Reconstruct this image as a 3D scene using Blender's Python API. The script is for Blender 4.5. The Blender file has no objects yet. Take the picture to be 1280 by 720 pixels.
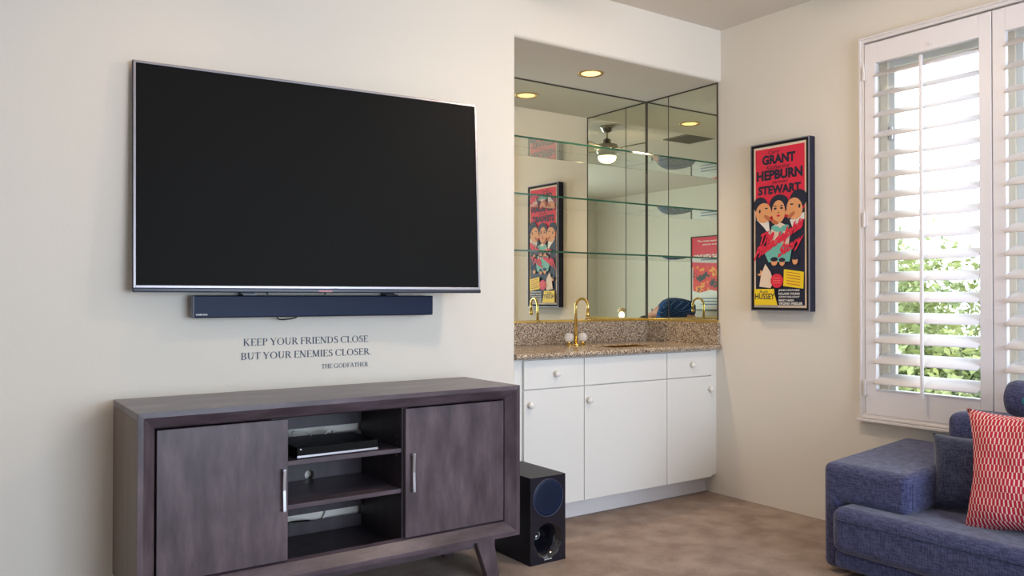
import bpy, bmesh, math, random
from mathutils import Vector, Matrix
random.seed(7)
C = bpy.context.scene.collection
PI = math.pi

# ---------------------------------------------------------------- camera, world, light, exposure
cam_d = bpy.data.cameras.new('camera'); cam = bpy.data.objects.new('camera', cam_d); C.objects.link(cam)
cam_d.lens = 1030.26 * 36 / 1280; cam_d.sensor_width = 36; cam_d.clip_start = 0.02
yaw, pitch, roll = 0.960, 0.0104, 0.0007
cam.location = (0, 0, 1.235)
cam.rotation_mode = 'QUATERNION'
fw = Vector((math.cos(yaw)*math.cos(pitch), math.sin(yaw)*math.cos(pitch), math.sin(pitch)))
rt = Vector((math.sin(yaw), -math.cos(yaw), 0)); up = rt.cross(fw)
r2 = rt*math.cos(roll) + up*math.sin(roll); u2 = up*math.cos(roll) - rt*math.sin(roll)
cam.rotation_quaternion = Matrix((r2, u2, -fw)).transposed().to_quaternion()
bpy.context.scene.camera = cam
vs = bpy.context.scene.view_settings
vs.view_transform = 'Standard'; vs.look = 'None'; vs.gamma = 1; vs.use_curve_mapping = False
vs.exposure = -0.08
WORLD = 3.4
DAY_BACK = 185
FAN = 34
NICHE = 4.5
DOWN = 16
world = bpy.data.worlds.new('sky'); bpy.context.scene.world = world; world.use_nodes = True
bg = world.node_tree.nodes['Background']; bg.inputs[0].default_value = (0.93, 0.96, 1, 1); bg.inputs[1].default_value = WORLD

def area_light(name, loc, rot, sx, sy, power, color):
    l = bpy.data.lights.new(name, 'AREA'); l.shape = 'RECTANGLE'; l.size = sx; l.size_y = sy; l.energy = power; l.color = color
    o = bpy.data.objects.new(name, l); C.objects.link(o); o.location = loc; o.rotation_euler = rot
    return o
# daylight arriving through the wide opening in the wall behind the camera
area_light('daylight_rear_opening', (2.1, -2.72, 1.25), (math.radians(90), 0, 0), 2.6, 1.9, DAY_BACK, (0.62, 0.79, 1.0))

# ---------------------------------------------------------------- room measures
W, X, CE, L, S, N, T = 3.478, 4.035, 2.9055, 2.459, 2.585, 4.138, 3.603
XL, YB = -1.35, -2.6

# ---------------------------------------------------------------- materials
def srgb(r, g, b):
    f = lambda c: (c/255/12.92) if c/255 <= .04045 else ((c/255+.055)/1.055)**2.4
    return (f(r), f(g), f(b), 1)
def mat(name, col, rough=.6, metal=0, spec=.5, bump=None, noise=None, coat=0, trans=0, ior=1.45):
    """bump=(scale,strength,dist); noise=(scale vec, colour2, detail)"""
    m = bpy.data.materials.new(name); m.use_nodes = True
    nt = m.node_tree; b = nt.nodes['Principled BSDF']
    b.inputs['Base Color'].default_value = col; b.inputs['Roughness'].default_value = rough
    b.inputs['Metallic'].default_value = metal; b.inputs['Specular IOR Level'].default_value = spec
    b.inputs['Coat Weight'].default_value = coat; b.inputs['Transmission Weight'].default_value = trans
    b.inputs['IOR'].default_value = ior
    tc = nt.nodes.new('ShaderNodeTexCoord')
    if noise:
        mp = nt.nodes.new('ShaderNodeMapping'); mp.inputs['Scale'].default_value = noise[0]
        n = nt.nodes.new('ShaderNodeTexNoise'); n.inputs['Scale'].default_value = 1; n.inputs['Detail'].default_value = noise[2]
        r = nt.nodes.new('ShaderNodeValToRGB'); r.color_ramp.elements[0].position = .3; r.color_ramp.elements[1].position = .7
        r.color_ramp.elements[0].color = col; r.color_ramp.elements[1].color = noise[1]
        nt.links.new(tc.outputs['Object'], mp.inputs[0]); nt.links.new(mp.outputs[0], n.inputs['Vector'])
        nt.links.new(n.outputs['Fac'], r.inputs[0]); nt.links.new(r.outputs[0], b.inputs['Base Color'])
    if bump:
        n = nt.nodes.new('ShaderNodeTexNoise'); n.inputs['Scale'].default_value = bump[0]; n.inputs['Detail'].default_value = 3
        bp = nt.nodes.new('ShaderNodeBump'); bp.inputs['Strength'].default_value = bump[1]; bp.inputs['Distance'].default_value = bump[2]
        nt.links.new(tc.outputs['Object'], n.inputs['Vector']); nt.links.new(n.outputs['Fac'], bp.inputs['Height'])
        nt.links.new(bp.outputs[0], b.inputs['Normal'])
    return m
def emit(name, col, s):
    m = bpy.data.materials.new(name); m.use_nodes = True; nt = m.node_tree; nt.nodes.clear()
    e = nt.nodes.new('ShaderNodeEmission'); e.inputs[0].default_value = col; e.inputs[1].default_value = s
    o = nt.nodes.new('ShaderNodeOutputMaterial'); nt.links.new(e.outputs[0], o.inputs[0]); return m
M = {}
M['wall'] = mat('wall_paint', srgb(226, 220, 210), .75, bump=(130, .12, .004), spec=.3)
M['ceil'] = mat('ceiling_paint', srgb(222, 214, 204), .8, bump=(110, .1, .004), spec=.2)
M['trimw'] = mat('white_trim_paint', srgb(226, 221, 221), .45)
M['cab'] = mat('white_cabinet_paint', srgb(232, 230, 226), .4)
M['shutter'] = mat('shutter_paint', srgb(236, 232, 236), .38)
M['vinyl'] = mat('window_vinyl', srgb(225, 215, 200), .5)
M['black'] = mat('black_plastic', srgb(16, 17, 22), .35)
M['cord'] = mat('black_cord', srgb(14, 14, 16), .5)
M['screen'] = mat('screen_glass', srgb(17, 17, 17), .55, spec=.12)
M['bezel'] = mat('silver_bezel', srgb(158, 154, 160), .38, metal=.9)
M['navyplastic'] = mat('blue_black_plastic', srgb(22, 30, 52), .3)
M['steel'] = mat('brushed_steel', srgb(198, 198, 205), .3, metal=1)
M['nickel'] = mat('nickel', srgb(170, 165, 155), .22, metal=1)
M['brass'] = mat('polished_brass', srgb(236, 208, 128), .17, metal=1)
M['mirror'] = mat('mirror_silver', srgb(240, 242, 226), .0, metal=1)
M['mirror_edge'] = mat('mirror_edge', srgb(70, 62, 52), .4)
M['knob'] = mat('white_porcelain', srgb(238, 234, 228), .15, coat=.3)
M['crystal'] = mat('clear_acrylic', (1, .97, .96, 1), .08, trans=.55, ior=1.45)
M['dark'] = mat('dark_void', srgb(12, 12, 14), .8)
M['ink'] = mat('charcoal_vinyl_letter', srgb(56, 72, 96), .6)
M['white'] = mat('white_print', srgb(235, 235, 232), .5)
M['shirt'] = mat('navy_striped_shirt', srgb(24, 58, 110), .8)
M['skin'] = mat('skin', srgb(205, 150, 130), .55)
M['hair'] = mat('brown_hair', srgb(52, 38, 30), .7)
M['trouser'] = mat('dark_trousers', srgb(45, 46, 52), .85)
M['cream'] = mat('cream_shade', srgb(225, 195, 160), .7)
M['leaf'] = mat('leaf', srgb(128, 146, 104), .7, noise=((1.3, 1.3, 1.3), srgb(190, 196, 130), 2))
M['bark'] = mat('bark', srgb(95, 78, 62), .9)
M['ground'] = mat('pale_ground', srgb(205, 196, 175), .95, noise=((.6, .6, .6), srgb(170, 165, 130), 3))  # pale ground colour, mottled by noise
M['vent'] = mat('vent_grey', srgb(120, 118, 108), .6)
M['blade'] = mat('fan_blade', srgb(120, 120, 104), .5)

def stripes_shirt():
    m = M['shirt']; nt = m.node_tree; b = nt.nodes['Principled BSDF']
    tc = nt.nodes.new('ShaderNodeTexCoord'); w = nt.nodes.new('ShaderNodeTexWave'); w.inputs['Scale'].default_value = 14
    w.inputs['Distortion'].default_value = .6; w.bands_direction = 'DIAGONAL'
    r = nt.nodes.new('ShaderNodeValToRGB'); r.color_ramp.elements[0].position = .9; r.color_ramp.elements[1].position = .97
    r.color_ramp.elements[0].color = srgb(20, 56, 108); r.color_ramp.elements[1].color = srgb(90, 120, 165)
    nt.links.new(tc.outputs['Object'], w.inputs[0]); nt.links.new(w.outputs['Fac'], r.inputs[0]); nt.links.new(r.outputs[0], b.inputs['Base Color'])
stripes_shirt()

def glass_mat(name, col, thin=False):
    m = bpy.data.materials.new(name); m.use_nodes = True; nt = m.node_tree; b = nt.nodes['Principled BSDF']
    b.inputs['Base Color'].default_value = col; b.inputs['Roughness'].default_value = 0; b.inputs['Transmission Weight'].default_value = 1
    b.inputs['IOR'].default_value = 1.5
    return m
M['shelfglass'] = glass_mat('clear_shelf_glass', (.93, .99, .96, 1))
M['edgeglass'] = mat('green_glass_edge', srgb(22, 78, 58), .1, coat=.5)
def pane_mat():
    m = bpy.data.materials.new('window_glass'); m.use_nodes = True; nt = m.node_tree; nt.nodes.clear()
    t = nt.nodes.new('ShaderNodeBsdfTransparent'); t.inputs[0].default_value = (.93, .97, .97, 1)
    g = nt.nodes.new('ShaderNodeBsdfGlossy'); g.inputs['Roughness'].default_value = 0
    lw = nt.nodes.new('ShaderNodeLayerWeight'); lw.inputs[0].default_value = .5; pw_ = nt.nodes.new('ShaderNodeMath'); pw_.operation = 'POWER'; pw_.inputs[1].default_value = 5; nt.links.new(lw.outputs['Facing'], pw_.inputs[0])
    f = nt.nodes.new('ShaderNodeMath'); f.operation = 'MULTIPLY_ADD'; f.inputs[1].default_value = .6; f.inputs[2].default_value = .03; nt.links.new(pw_.outputs[0], f.inputs[0]); mx = nt.nodes.new('ShaderNodeMixShader'); o = nt.nodes.new('ShaderNodeOutputMaterial')
    nt.links.new(f.outputs[0], mx.inputs[0]); nt.links.new(t.outputs[0], mx.inputs[1]); nt.links.new(g.outputs[0], mx.inputs[2]); nt.links.new(mx.outputs[0], o.inputs[0])
    return m
M['pane'] = pane_mat()

def ramp_mat(name, scale, stops, rough=.6, coat=0, detail=4, bump=0, interp='LINEAR', vor=False, metal=0, nrough=.5):
    m = bpy.data.materials.new(name); m.use_nodes = True; nt = m.node_tree; b = nt.nodes['Principled BSDF']
    b.inputs['Roughness'].default_value = rough; b.inputs['Coat Weight'].default_value = coat; b.inputs['Metallic'].default_value = metal
    tc = nt.nodes.new('ShaderNodeTexCoord'); mp = nt.nodes.new('ShaderNodeMapping'); mp.inputs['Scale'].default_value = scale
    if vor:
        n = nt.nodes.new('ShaderNodeTexVoronoi'); n.inputs['Scale'].default_value = 1; out = n.outputs['Color']
    else:
        n = nt.nodes.new('ShaderNodeTexNoise'); n.inputs['Scale'].default_value = 1; n.inputs['Detail'].default_value = detail; n.inputs['Roughness'].default_value = nrough; out = n.outputs['Fac']
    r = nt.nodes.new('ShaderNodeValToRGB'); r.color_ramp.interpolation = interp
    el = r.color_ramp.elements; el[0].position = stops[0][0]; el[0].color = stops[0][1]; el[1].position = stops[-1][0]; el[1].color = stops[-1][1]
    for p, c in stops[1:-1]: e = el.new(p); e.color = c
    nt.links.new(tc.outputs['Object'], mp.inputs[0]); nt.links.new(mp.outputs[0], n.inputs['Vector'])
    nt.links.new(out, r.inputs[0]); nt.links.new(r.outputs[0], b.inputs['Base Color'])
    if bump:
        bp = nt.nodes.new('ShaderNodeBump'); bp.inputs['Strength'].default_value = bump; bp.inputs['Distance'].default_value = .003
        nt.links.new(out, bp.inputs['Height']); nt.links.new(bp.outputs[0], b.inputs['Normal'])
    return m
M['granite'] = ramp_mat('speckled_granite', (230, 230, 230), [(0, srgb(52, 46, 44)), (.2, srgb(104, 86, 72)), (.38, srgb(160, 138, 116)), (.6, srgb(194, 176, 154)), (.82, srgb(222, 214, 204))], .22, .3, interp='CONSTANT', vor=True)
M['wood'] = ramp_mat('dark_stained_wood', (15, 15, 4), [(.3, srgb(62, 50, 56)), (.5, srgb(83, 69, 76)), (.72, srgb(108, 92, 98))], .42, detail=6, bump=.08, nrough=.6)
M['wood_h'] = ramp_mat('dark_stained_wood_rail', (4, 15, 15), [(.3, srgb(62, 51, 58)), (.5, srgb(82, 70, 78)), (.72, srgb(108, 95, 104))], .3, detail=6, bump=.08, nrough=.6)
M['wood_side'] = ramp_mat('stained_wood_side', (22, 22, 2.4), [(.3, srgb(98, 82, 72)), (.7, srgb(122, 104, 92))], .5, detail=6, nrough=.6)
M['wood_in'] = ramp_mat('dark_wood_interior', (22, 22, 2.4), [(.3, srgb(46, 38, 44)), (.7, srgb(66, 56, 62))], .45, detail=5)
def carpet():
    m = bpy.data.materials.new('taupe_carpet'); m.use_nodes = True; nt = m.node_tree; b = nt.nodes['Principled BSDF']
    b.inputs['Roughness'].default_value = .98; b.inputs['Specular IOR Level'].default_value = .05
    tc = nt.nodes.new('ShaderNodeTexCoord')
    n1 = nt.nodes.new('ShaderNodeTexNoise'); n1.inputs['Scale'].default_value = 6.5; n1.inputs['Detail'].default_value = 6; n1.inputs['Distortion'].default_value = .15
    n2 = nt.nodes.new('ShaderNodeTexNoise'); n2.inputs['Scale'].default_value = 210; n2.inputs['Detail'].default_value = 2
    r1 = nt.nodes.new('ShaderNodeValToRGB'); r1.color_ramp.elements[0].position = .35; r1.color_ramp.elements[1].position = .65
    r1.color_ramp.elements[0].color = srgb(140, 124, 116); r1.color_ramp.elements[1].color = srgb(164, 148, 138)
    mx = nt.nodes.new('ShaderNodeMix'); mx.data_type = 'RGBA'; mx.blend_type = 'OVERLAY'; mx.inputs[0].default_value = .7
    bp = nt.nodes.new('ShaderNodeBump'); bp.inputs['Strength'].default_value = .6; bp.inputs['Distance'].default_value = .006
    nt.links.new(tc.outputs['Object'], n1.inputs['Vector']); nt.links.new(tc.outputs['Object'], n2.inputs['Vector'])
    nt.links.new(n1.outputs['Fac'], r1.inputs[0]); nt.links.new(r1.outputs[0], mx.inputs[6]); nt.links.new(n2.outputs['Fac'], mx.inputs[7])
    nt.links.new(mx.outputs[2], b.inputs['Base Color']); nt.links.new(n2.outputs['Fac'], bp.inputs['Height']); nt.links.new(bp.outputs[0], b.inputs['Normal'])
    return m
M['carpet'] = carpet()
def fabric(name, c1, c2, scale=260):
    m = bpy.data.materials.new(name); m.use_nodes = True; nt = m.node_tree; b = nt.nodes['Principled BSDF']
    b.inputs['Roughness'].default_value = .9; b.inputs['Specular IOR Level'].default_value = .2; b.inputs['Sheen Weight'].default_value = .25
    tc = nt.nodes.new('ShaderNodeTexCoord'); outs = []
    for s in ((scale, scale, scale*.12), (scale*.12, scale*.12, scale)):
        mp = nt.nodes.new('ShaderNodeMapping'); mp.inputs['Scale'].default_value = s
        n = nt.nodes.new('ShaderNodeTexNoise'); n.inputs['Scale'].default_value = 1; n.inputs['Detail'].default_value = 2
        nt.links.new(tc.outputs['Object'], mp.inputs[0]); nt.links.new(mp.outputs[0], n.inputs['Vector']); outs.append(n.outputs['Fac'])
    a = nt.nodes.new('ShaderNodeMath'); a.operation = 'ADD'; nt.links.new(outs[0], a.inputs[0]); nt.links.new(outs[1], a.inputs[1])
    r = nt.nodes.new('ShaderNodeValToRGB'); r.color_ramp.elements[0].position = .42; r.color_ramp.elements[1].position = .6
    h = nt.nodes.new('ShaderNodeMath'); h.operation = 'MULTIPLY'; h.inputs[1].default_value = .5
    nt.links.new(a.outputs[0], h.inputs[0]); nt.links.new(h.outputs[0], r.inputs[0])
    r.color_ramp.elements[0].color = c1; r.color_ramp.elements[1].color = c2
    nt.links.new(r.outputs[0], b.inputs['Base Color'])
    bp = nt.nodes.new('ShaderNodeBump'); bp.inputs['Strength'].default_value = .25; bp.inputs['Distance'].default_value = .001
    nt.links.new(h.outputs[0], bp.inputs['Height']); nt.links.new(bp.outputs[0], b.inputs['Normal'])
    return m
M['sofa'] = fabric('navy_woven_fabric', srgb(50, 52, 86), srgb(84, 88, 126))
M['pillow'] = fabric('slate_woven_fabric', srgb(44, 50, 76), srgb(74, 82, 110))
def red_mat():
    m = bpy.data.materials.new('red_white_dash_fabric'); m.use_nodes = True; nt = m.node_tree; b = nt.nodes['Principled BSDF']
    b.inputs['Roughness'].default_value = .85
    tc = nt.nodes.new('ShaderNodeTexCoord'); sp = nt.nodes.new('ShaderNodeSeparateXYZ'); nt.links.new(tc.outputs['UV'], sp.inputs[0])
    def mth(op, a, b=None):
        n = nt.nodes.new('ShaderNodeMath'); n.operation = op
        for k, q in enumerate((a, b)):
            if q is None: continue
            if isinstance(q, (int, float)): n.inputs[k].default_value = q
            else: nt.links.new(q, n.inputs[k])
        return n.outputs[0]
    row = mth('FLOOR', mth('DIVIDE', mth('ADD', sp.outputs[1], 1.0), .026))
    uu = mth('ADD', mth('DIVIDE', mth('ADD', sp.outputs[0], 1.0), .0155), mth('MULTIPLY', row, .5))
    fr_ = mth('FRACT', uu); white = mth('GREATER_THAN', fr_, .68)
    mx = nt.nodes.new('ShaderNodeMix'); mx.data_type = 'RGBA'; nt.links.new(white, mx.inputs[0])
    mx.inputs[6].default_value = srgb(190, 30, 58); mx.inputs[7].default_value = srgb(240, 214, 208)
    nt.links.new(mx.outputs[2], b.inputs['Base Color'])
    return m
M['red'] = red_mat()
def soundcloth():
    m = bpy.data.materials.new('perforated_blue_black_grille'); m.use_nodes = True; nt = m.node_tree; b = nt.nodes['Principled BSDF']
    b.inputs['Roughness'].default_value = .5; b.inputs['Metallic'].default_value = 0; b.inputs['Specular IOR Level'].default_value = .25
    tc = nt.nodes.new('ShaderNodeTexCoord'); v = nt.nodes.new('ShaderNodeTexVoronoi'); v.inputs['Scale'].default_value = 420; v.inputs['Randomness'].default_value = 0
    r = nt.nodes.new('ShaderNodeValToRGB'); r.color_ramp.elements[0].color = srgb(6, 10, 22); r.color_ramp.elements[1].color = srgb(18, 34, 66)
    r.color_ramp.elements[0].position = .25; r.color_ramp.elements[1].position = .6
    nt.links.new(tc.outputs['Object'], v.inputs['Vector']); nt.links.new(v.outputs['Distance'], r.inputs[0]); nt.links.new(r.outputs[0], b.inputs['Base Color'])
    return m
M['grille'] = soundcloth()
def flat(name, c, rough=.45): 
    k = 'flat_' + name
    if k not in M: M[k] = mat('print_' + name, c, rough)
    return M[k]

# ---------------------------------------------------------------- helpers
class MB:
    def __init__(s): s.v = []; s.f = []; s.uv = None
    def add(s, vs, fs):
        o = len(s.v); s.v += [tuple(p) for p in vs]; s.f += [tuple(i+o for i in f) for f in fs]; return s
    def box(s, x0, x1, y0, y1, z0, z1, mt=None):
        vs = [(x, y, z) for x in (x0, x1) for y in (y0, y1) for z in (z0, z1)]
        if mt: vs = [mt @ Vector(p) for p in vs]
        return s.add(vs, [(0,1,3,2),(4,6,7,5),(0,4,5,1),(2,3,7,6),(0,2,6,4),(1,5,7,3)])
    def prism(s, poly, axis, a, b, mt=None):
        """poly in the two other axes (in order xyz), extruded along axis from a to b"""
        n = len(poly); vs = []
        for t in (a, b):
            for p in poly:
                q = list(p); q.insert(axis, t); vs.append(q)
        if mt: vs = [mt @ Vector(p) for p in vs]
        fs = [tuple(range(n))[::-1], tuple(range(n, 2*n))] + [(i, (i+1) % n, n+(i+1) % n, n+i) for i in range(n)]
        return s.add(vs, fs)
    def lathe(s, prof, c, ax='z', seg=32, closed=False):
        """prof [(r,t)] revolved about axis ax through c"""
        vs = []
        for r, t in prof:
            for k in range(seg):
                a = 2*PI*k/seg; p, q = r*math.cos(a), r*math.sin(a)
                d = {'z': (p, q, t), 'y': (p, t, q), 'x': (t, p, q)}[ax]
                vs.append((c[0]+d[0], c[1]+d[1], c[2]+d[2]))
        m = len(prof); fs = []
        for i in range(m-1):
            for k in range(seg): fs.append((i*seg+k, i*seg+(k+1) % seg, (i+1)*seg+(k+1) % seg, (i+1)*seg+k))
        if not closed:
            if prof[0][0] > 1e-5: fs.append(tuple(range(seg))[::-1])
            if prof[-1][0] > 1e-5: fs.append(tuple(range((m-1)*seg, m*seg)))
        return s.add(vs, fs)
    def tube(s, pts, r, seg=10, radii=None):
        pts = [Vector(p) for p in pts]; rings = []; prev = None
        for i, p in enumerate(pts):
            d = (pts[min(i+1, len(pts)-1)] - pts[max(i-1, 0)]).normalized()
            if prev is None: n = d.orthogonal().normalized()
            else: n = (prev - d*prev.dot(d)).normalized()
            prev = n; b = d.cross(n); rr = radii[i] if radii else r
            rings.append([p + rr*(math.cos(2*PI*k/seg)*n + math.sin(2*PI*k/seg)*b) for k in range(seg)])
        vs = [v for g in rings for v in g]; fs = []
        for i in range(len(pts)-1):
            for k in range(seg): fs.append((i*seg+k, i*seg+(k+1) % seg, (i+1)*seg+(k+1) % seg, (i+1)*seg+k))
        fs += [tuple(range(seg))[::-1], tuple(range((len(pts)-1)*seg, len(pts)*seg))]
        return s.add(vs, fs)
    def sphere(s, c, r, seg=16, rings=10, sc=(1, 1, 1)):
        prof = [(math.sin(PI*i/rings)*r if 0 < i < rings else 1e-6, -math.cos(PI*i/rings)*r) for i in range(rings+1)]
        m = MB().lathe(prof, (0, 0, 0), 'z', seg, closed=True)
        return s.add([(c[0]+p[0]*sc[0], c[1]+p[1]*sc[1], c[2]+p[2]*sc[2]) for p in m.v], m.f)
def origin(p):
    o = Vector((0, 0, 0))
    while p is not None: o += p.location; p = p.parent
    return o
def obj(name, mb, m, parent=None, bevel=0, seg=2, smooth=False, label=None, local=False, fix=True):
    me = bpy.data.meshes.new(name); off = Vector((0, 0, 0)) if (local or parent is None) else origin(parent)
    me.from_pydata([tuple(Vector(p) - off) for p in mb.v], [], mb.f)
    if fix:
        bm = bmesh.new(); bm.from_mesh(me); bmesh.ops.recalc_face_normals(bm, faces=bm.faces); bm.to_mesh(me); bm.free()
    me.materials.append(m); me.update()
    if smooth:
        for p in me.polygons: p.use_smooth = True
    o = bpy.data.objects.new(name, me); C.objects.link(o)
    if parent is not None: o.parent = parent
    if bevel:
        b = o.modifiers.new('bevel', 'BEVEL'); b.width = bevel; b.segments = seg; b.limit_method = 'ANGLE'; b.angle_limit = math.radians(40)
        if seg > 2:
            for p in me.polygons: p.use_smooth = True
            wn = o.modifiers.new('wn', 'WEIGHTED_NORMAL'); wn.keep_sharp = True
    if label: o['label'] = label
    return o
def tag(o, label, cat, group=None):
    o['label'] = label; o['category'] = cat
    if group: o['group'] = group
    return o
def thing(name, label, cat, loc=(0, 0, 0), group=None):
    o = bpy.data.objects.new(name, None); C.objects.link(o); o.location = loc; o.empty_display_size = .1
    return tag(o, label, cat, group)
def struct(name, mb, m, parent=None, **k):
    o = obj(name, mb, m, parent, **k)
    if parent is None: o['kind'] = 'structure'
    return o

# ---------------------------------------------------------------- the room
struct('floor', MB().box(XL-.1, X+.15, YB-.1, N+.1, -.1, 0), M['carpet'])
struct('ceiling', MB().box(XL-.1, X+.15, YB-.1, N+.1, CE, CE+.1), M['ceil'])
wf = MB()
rr = .022
arc = [(L-rr+rr*math.sin(a), W+rr-rr*math.cos(a)) for a in [PI/2*i/6 for i in range(7)]]
wf.prism([(XL-.1, W)] + arc + [(L, N+.1), (XL-.1, N+.1)], 2, 0, CE)
arc2 = [(W+rr-rr*math.cos(a), S+rr-rr*math.sin(a)) for a in [PI/2*i/6 for i in range(7)]]
wf.prism([(W, CE)] + arc2 + [(N, S), (N, CE)], 0, L-.02, X+.001)
wf.box(L-.05, X+.15, N, N+.1, 0, CE)
struct('wall_front', wf, M['wall'], smooth=False)
Y1, Y0, Z0, Z1 = 2.462, 1.205, .665, 2.525
Y1b = Y1
wr = MB()
wr.box(X, X+.16, Y1, N+.1, 0, CE).box(X, X+.16, YB-.1, Y0, 0, CE).box(X, X+.16, Y0, Y1, 0, Z0).box(X, X+.16, Y0, Y1, Z1, CE)
struct('wall_right', wr, M['wall'])
struct('wall_left', MB().box(XL-.1, XL, YB-.1, W, 0, CE), M['wall'])
wb = MB(); wb.box(XL, .8, YB-.1, YB, 0, CE).box(3.4, X, YB-.1, YB, 0, CE).box(.8, 3.4, YB-.1, YB, 2.4, CE).box(.8, 3.4, YB-.1, YB, 0, .3)
struct('wall_back', wb, M['wall'])
# sliding window frame in the rear opening
w2 = MB(); 
for x0, x1 in ((.8, .86), (2.07, 2.13), (3.34, 3.4)): w2.box(x0, x1, YB-.07, YB-.02, .3, 2.4)
w2.box(.86, 3.34, YB-.07, YB-.02, .3, .36).box(.86, 3.34, YB-.07, YB-.02, 2.34, 2.4)
struct('window_2', w2, M['vinyl'])

# window behind the shutters
win = bpy.data.objects.new('window_1', None); C.objects.link(win); win['kind'] = 'structure'; win.location = (X+.1, 1.83, Z0)
f = MB(); xa, xb = X+.075, X+.13
f.box(xa, xb, Y0, Y1, Z0, Z0+.045).box(xa, xb, Y0, Y1, Z1-.045, Z1).box(xa, xb, Y0, Y0+.045, Z0+.045, Z1-.045).box(xa, xb, Y1-.045, Y1, Z0+.045, Z1-.045).box(xa, xb, 1.79, 1.86, Z0+.045, Z1-.045)
obj('window_frame', f, M['vinyl'], win, bevel=.004)
sa = MB(); xs = X+.09
for a, b in ((Y0+.045, 1.79), (1.86, Y1-.045)):
    sa.box(xs, xs+.025, a, a+.03, Z0+.045, Z1-.045).box(xs, xs+.025, b-.03, b, Z0+.045, Z1-.045).box(xs, xs+.025, a+.03, b-.03, Z0+.045, Z0+.08).box(xs, xs+.025, a+.03, b-.03, Z1-.08, Z1-.045)
obj('window_sash', sa, mat('sash_white', srgb(228, 230, 230), .4), win)
for a, b in ((Y0+.075, 1.76), (1.89, Y1-.075)):
    obj('pane', MB().box(xs+.01, xs+.014, a, b, Z0+.08, Z1-.08), M['pane'], win)
obj('latch', MB().box(xs-.018, xs, 2.392, 2.41, 2.06, 2.13), M['steel'], win, bevel=.004)

# shutter surround (moulding fixed round the opening)
fr = MB(); xf = X-.03; yo, yi = 2.517, 2.486; yo2, yi2 = 1.165, 1.2
def ring(mb, x0, x1, ya, yb, za, zb, t):
    mb.box(x0, x1, ya, yb, zb-t, zb).box(x0, x1, ya, yb, za, za+t).box(x0, x1, ya, ya+t, za+t, zb-t).box(x0, x1, yb-t, yb, za+t, zb-t)
ring(fr, X-.032, X, yo2, yo, .595, 2.603, .032)
ring(fr, X-.04, X-.03, yo2+.004, yo-.004, .599, 2.599, .012)
fr.box(X-.052, X, yo2-.01, yo+.01, .583, .597)
struct('trim_1', fr, M['trimw'], bevel=.003)

# ---------------------------------------------------------------- plantation shutters
def louver_mb(ya, yb, z, tilt=27, w=.114, t=.012):
    poly = []
    n = 10
    for i in range(n):
        a = 2*PI*i/n; cu, cv = math.cos(a)*w/2, math.sin(a)*t/2
        poly.append((cu, cv))
    ct, st = math.cos(math.radians(tilt)), math.sin(math.radians(tilt))
    # room side edge (negative x) hangs lower
    pr = [((X-.012) + u*ct - v*st, z + u*st + v*ct) for u, v in poly]
    mb = MB(); m = len(pr); vs = []
    for y in (ya, yb): vs += [(p[0], y, p[1]) for p in pr]
    mb.add(vs, [tuple(range(m))[::-1], tuple(range(m, 2*m))] + [(i, (i+1) % m, m+(i+1) % m, m+i) for i in range(m)])
    return mb
def shutter(y_hinge, y_free, o0, o1, label, rod_y, hinge_side):
    # y_hinge > y_free ; opening o1..o0
    t = thing('shutter_panel', label, 'shutter', (X-.02, (y_hinge+y_free)/2, .62), 'plantation shutter panels of the window')
    za, zb, oa, ob = .622, 2.56, .757, 2.452
    x0, x1 = X-.034, X-.006
    obj('stile', MB().box(x0, x1, o0, y_hinge, za, zb), M['shutter'], t, bevel=.002)
    obj('stile', MB().box(x0, x1, y_free, o1, za, zb), M['shutter'], t, bevel=.002)
    obj('top_rail', MB().box(x0, x1, o1, o0, ob, zb), M['shutter'], t, bevel=.002)
    obj('bottom_rail', MB().box(x0, x1, o1, o0, za, oa), M['shutter'], t, bevel=.002)
    n = 16; pitch_ = (ob - oa) / n
    for i in range(n):
        obj('louver', louver_mb(o1+.002, o0-.002, oa + pitch_*(i+.5)), M['shutter'], t, smooth=True)
    obj('tilt_rod', MB().box(X-.092, X-.078, rod_y-.007, rod_y+.007, .735, 2.42), M['shutter'], t, bevel=.002)
    sg = 1 if hinge_side else -1
    yh = y_hinge if hinge_side else y_free
    for z in (.72, 1.6, 2.37):
        h = MB().lathe([(.005, 0), (.0055, .005), (.0055, .075), (.005, .08)], (X-.042, yh, z), 'z', 10).box(X-.04, X-.034, yh-.014, yh+.014, z+.004, z+.076)
        obj('hinge', h, M['trimw'], t)
    obj('catch', MB().lathe([(.0, -.012), (.007, -.01), (.008, 0)], (X-.036, rod_y-.02, ob+.025), 'x', 12), M['trimw'], t)
    return t
shutter(2.481, 1.846, 2.422, 1.902, 'white louvered shutter panel shown whole, hinged on its left beside the film poster', 2.151, True)
shutter(1.841, 1.205, 1.784, 1.264, 'white louvered shutter panel cut off by the right edge, above the sofa bolster', 1.512, False)

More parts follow.
